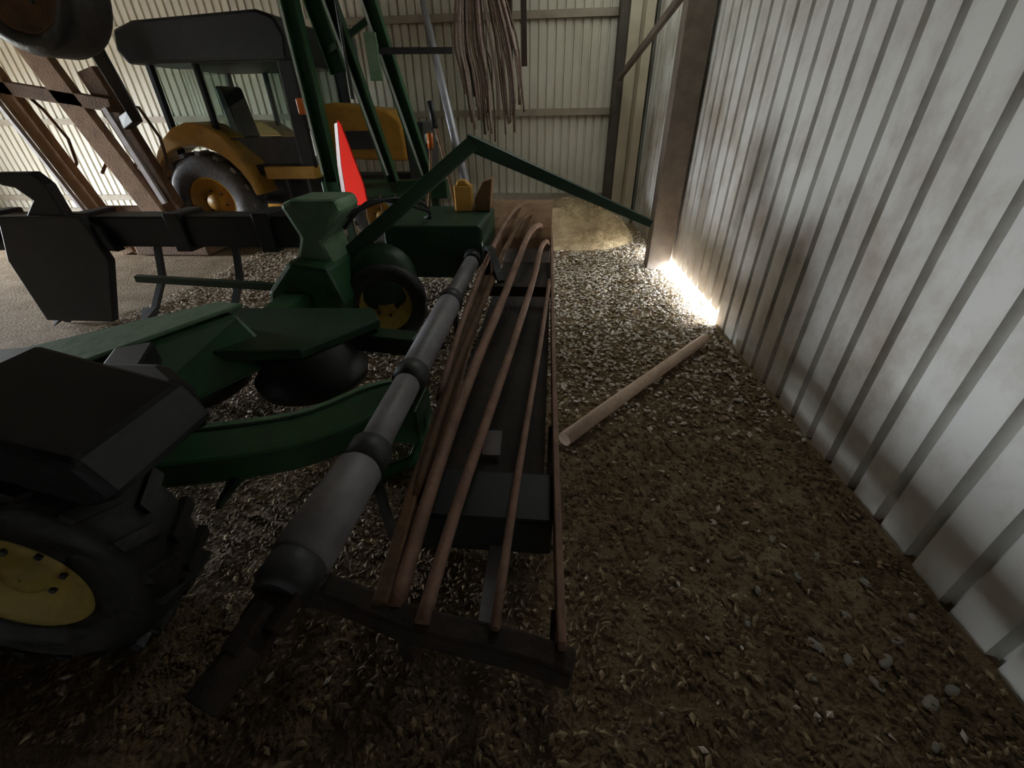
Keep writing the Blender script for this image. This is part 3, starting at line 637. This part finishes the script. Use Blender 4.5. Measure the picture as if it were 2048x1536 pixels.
# straw heap behind the rack
def heap():
    mb = MB(); nx, ny = 40, 26; vs = []
    for j in range(ny):
        for i in range(nx):
            x = -0.75 + 1.85 * i / (nx - 1); y = 5.45 + 1.5 * j / (ny - 1)
            u = (x - 0.2) / 0.92; v = (y - 6.2) / 0.75; q = max(0, 1 - u * u - v * v)
            h = 0.50 * q ** 0.8 * (0.85 + 0.3 * noise.noise(V(x * 3, y * 3, 7))) + 0.04 * q * noise.noise(V(x * 14, y * 14, 3)) - 0.03 * (1 if q == 0 else 0)
            vs.append((x, y, h))
    mb.add(vs, [(j * nx + i, j * nx + i + 1, (j + 1) * nx + i + 1, (j + 1) * nx + i) for j in range(ny - 1) for i in range(nx - 1)], True)
    for k in range(900):
        a = random.random() * 2 * math.pi; r = random.random() ** 0.6
        x = 0.2 + 0.9 * r * math.cos(a); y = 6.2 + 0.72 * r * math.sin(a)
        q = max(0, 1 - r * r); z = 0.47 * q ** 0.8 + 0.01
        d = V(random.uniform(-1, 1), random.uniform(-1, 1), random.uniform(-0.5, 0.5)).normalized() * random.uniform(0.05, 0.13)
        p = V(x, y, z)
        mb.beam(p - d / 2, p + d / 2, 0.006, 0.004)
    return mb
single('straw_heap', heap(), 'straw', (0.2, 6.2, 0), 'heap of tan straw behind the rusty rack near the corner', 'straw', kind='stuff')

# litter on the dirt
def litter():
    groups = {'chip_brown': MB(), 'chip_tan': MB(), 'chip_pale': MB()}
    def chip(m, x, y, s, el):
        a = random.random() * math.pi
        u = V(math.cos(a), math.sin(a), random.uniform(-0.35, 0.35)) * s * el
        w = V(-math.sin(a), math.cos(a), random.uniform(-0.35, 0.35)) * s
        p = V(x, y, fl_h(x, y) - 0.012 + s * 0.35); n = V(0, 0, s * 0.55)
        groups[m].add([p - u, p - w, p + u, p + w, p + n], [(0, 1, 4), (1, 2, 4), (2, 3, 4), (3, 0, 4)])
    for k in range(26000):           # near, brown clods and straw
        y = 0.35 + 2.9 * random.random() ** 1.2; x = random.uniform(-2.6, XW(y) - 0.03)
        r = random.random()
        chip('chip_brown' if r < 0.84 else ('chip_tan' if r < 0.99 else 'chip_pale'), x, y, random.uniform(0.003, 0.011), random.uniform(1, 2.6))
    for k in range(36000):           # farther, pale chips thickened to paint the far floor brighter
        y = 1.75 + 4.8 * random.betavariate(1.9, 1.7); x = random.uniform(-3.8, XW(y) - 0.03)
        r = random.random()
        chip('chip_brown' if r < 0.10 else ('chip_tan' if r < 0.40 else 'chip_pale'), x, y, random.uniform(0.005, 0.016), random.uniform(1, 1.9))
    me = bpy.data.meshes.new('ground_litter')
    allm = MB(); idx = []
    for gi, (m, g) in enumerate(groups.items()):
        me.materials.append(MT[m]); o = len(allm.v); allm.v += g.v
        for f in g.f: allm.f.append([i + o for i in f]); idx.append(gi)
    me.from_pydata([tuple(p) for p in allm.v], [], allm.f)
    for p, i in zip(me.polygons, idx): p.material_index = i
    o = bpy.data.objects.new('ground_litter', me); C.objects.link(o)
    o.parent = bpy.data.objects['floor']
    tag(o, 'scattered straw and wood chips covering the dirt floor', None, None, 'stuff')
litter()

# pale stones by the foot of the ribbed wall
def stone_mesh(seed):
    bm = bmesh.new(); bmesh.ops.create_icosphere(bm, subdivisions=2, radius=1)
    for v in bm.verts:
        v.co *= 1 + 0.25 * noise.noise(v.co * 1.3 + V(seed * 3.1, 0, 0)); v.co.z *= 0.55
    for f in bm.faces: f.smooth = True
    me = bpy.data.meshes.new('stone'); bm.to_mesh(me); bm.free(); me.materials.append(MT['stone']); return me
sms = [stone_mesh(k) for k in range(4)]
spots = [(0.80, 0.98), (0.92, 0.80), (1.00, 0.76), (1.12, 0.77), (1.05, 0.70), (1.20, 0.84), (1.30, 0.92), (1.12, 0.55), (1.08, 0.92), (0.98, 1.05), (0.86, 0.70), (1.22, 1.05), (1.18, 0.66), (0.72, 0.86), (1.27, 0.70), (0.95, 1.22), (1.10, 1.16)]
for k, (x, y) in enumerate(spots):
    o = bpy.data.objects.new('stone', sms[k % 4]); C.objects.link(o)
    s = random.uniform(0.012, 0.021)
    o.scale = (s * random.uniform(1.2, 2.0), s * random.uniform(0.7, 1.0), s * 0.7); o.rotation_euler = (0, 0, random.random() * 6)
    o.location = (x, y, fl_h(x, y) - 0.016 + s * 0.25)
    tag(o, 'small pale stone on the dirt near the foot of the ribbed wall', 'stone', 'pale stones beside the ribbed wall')
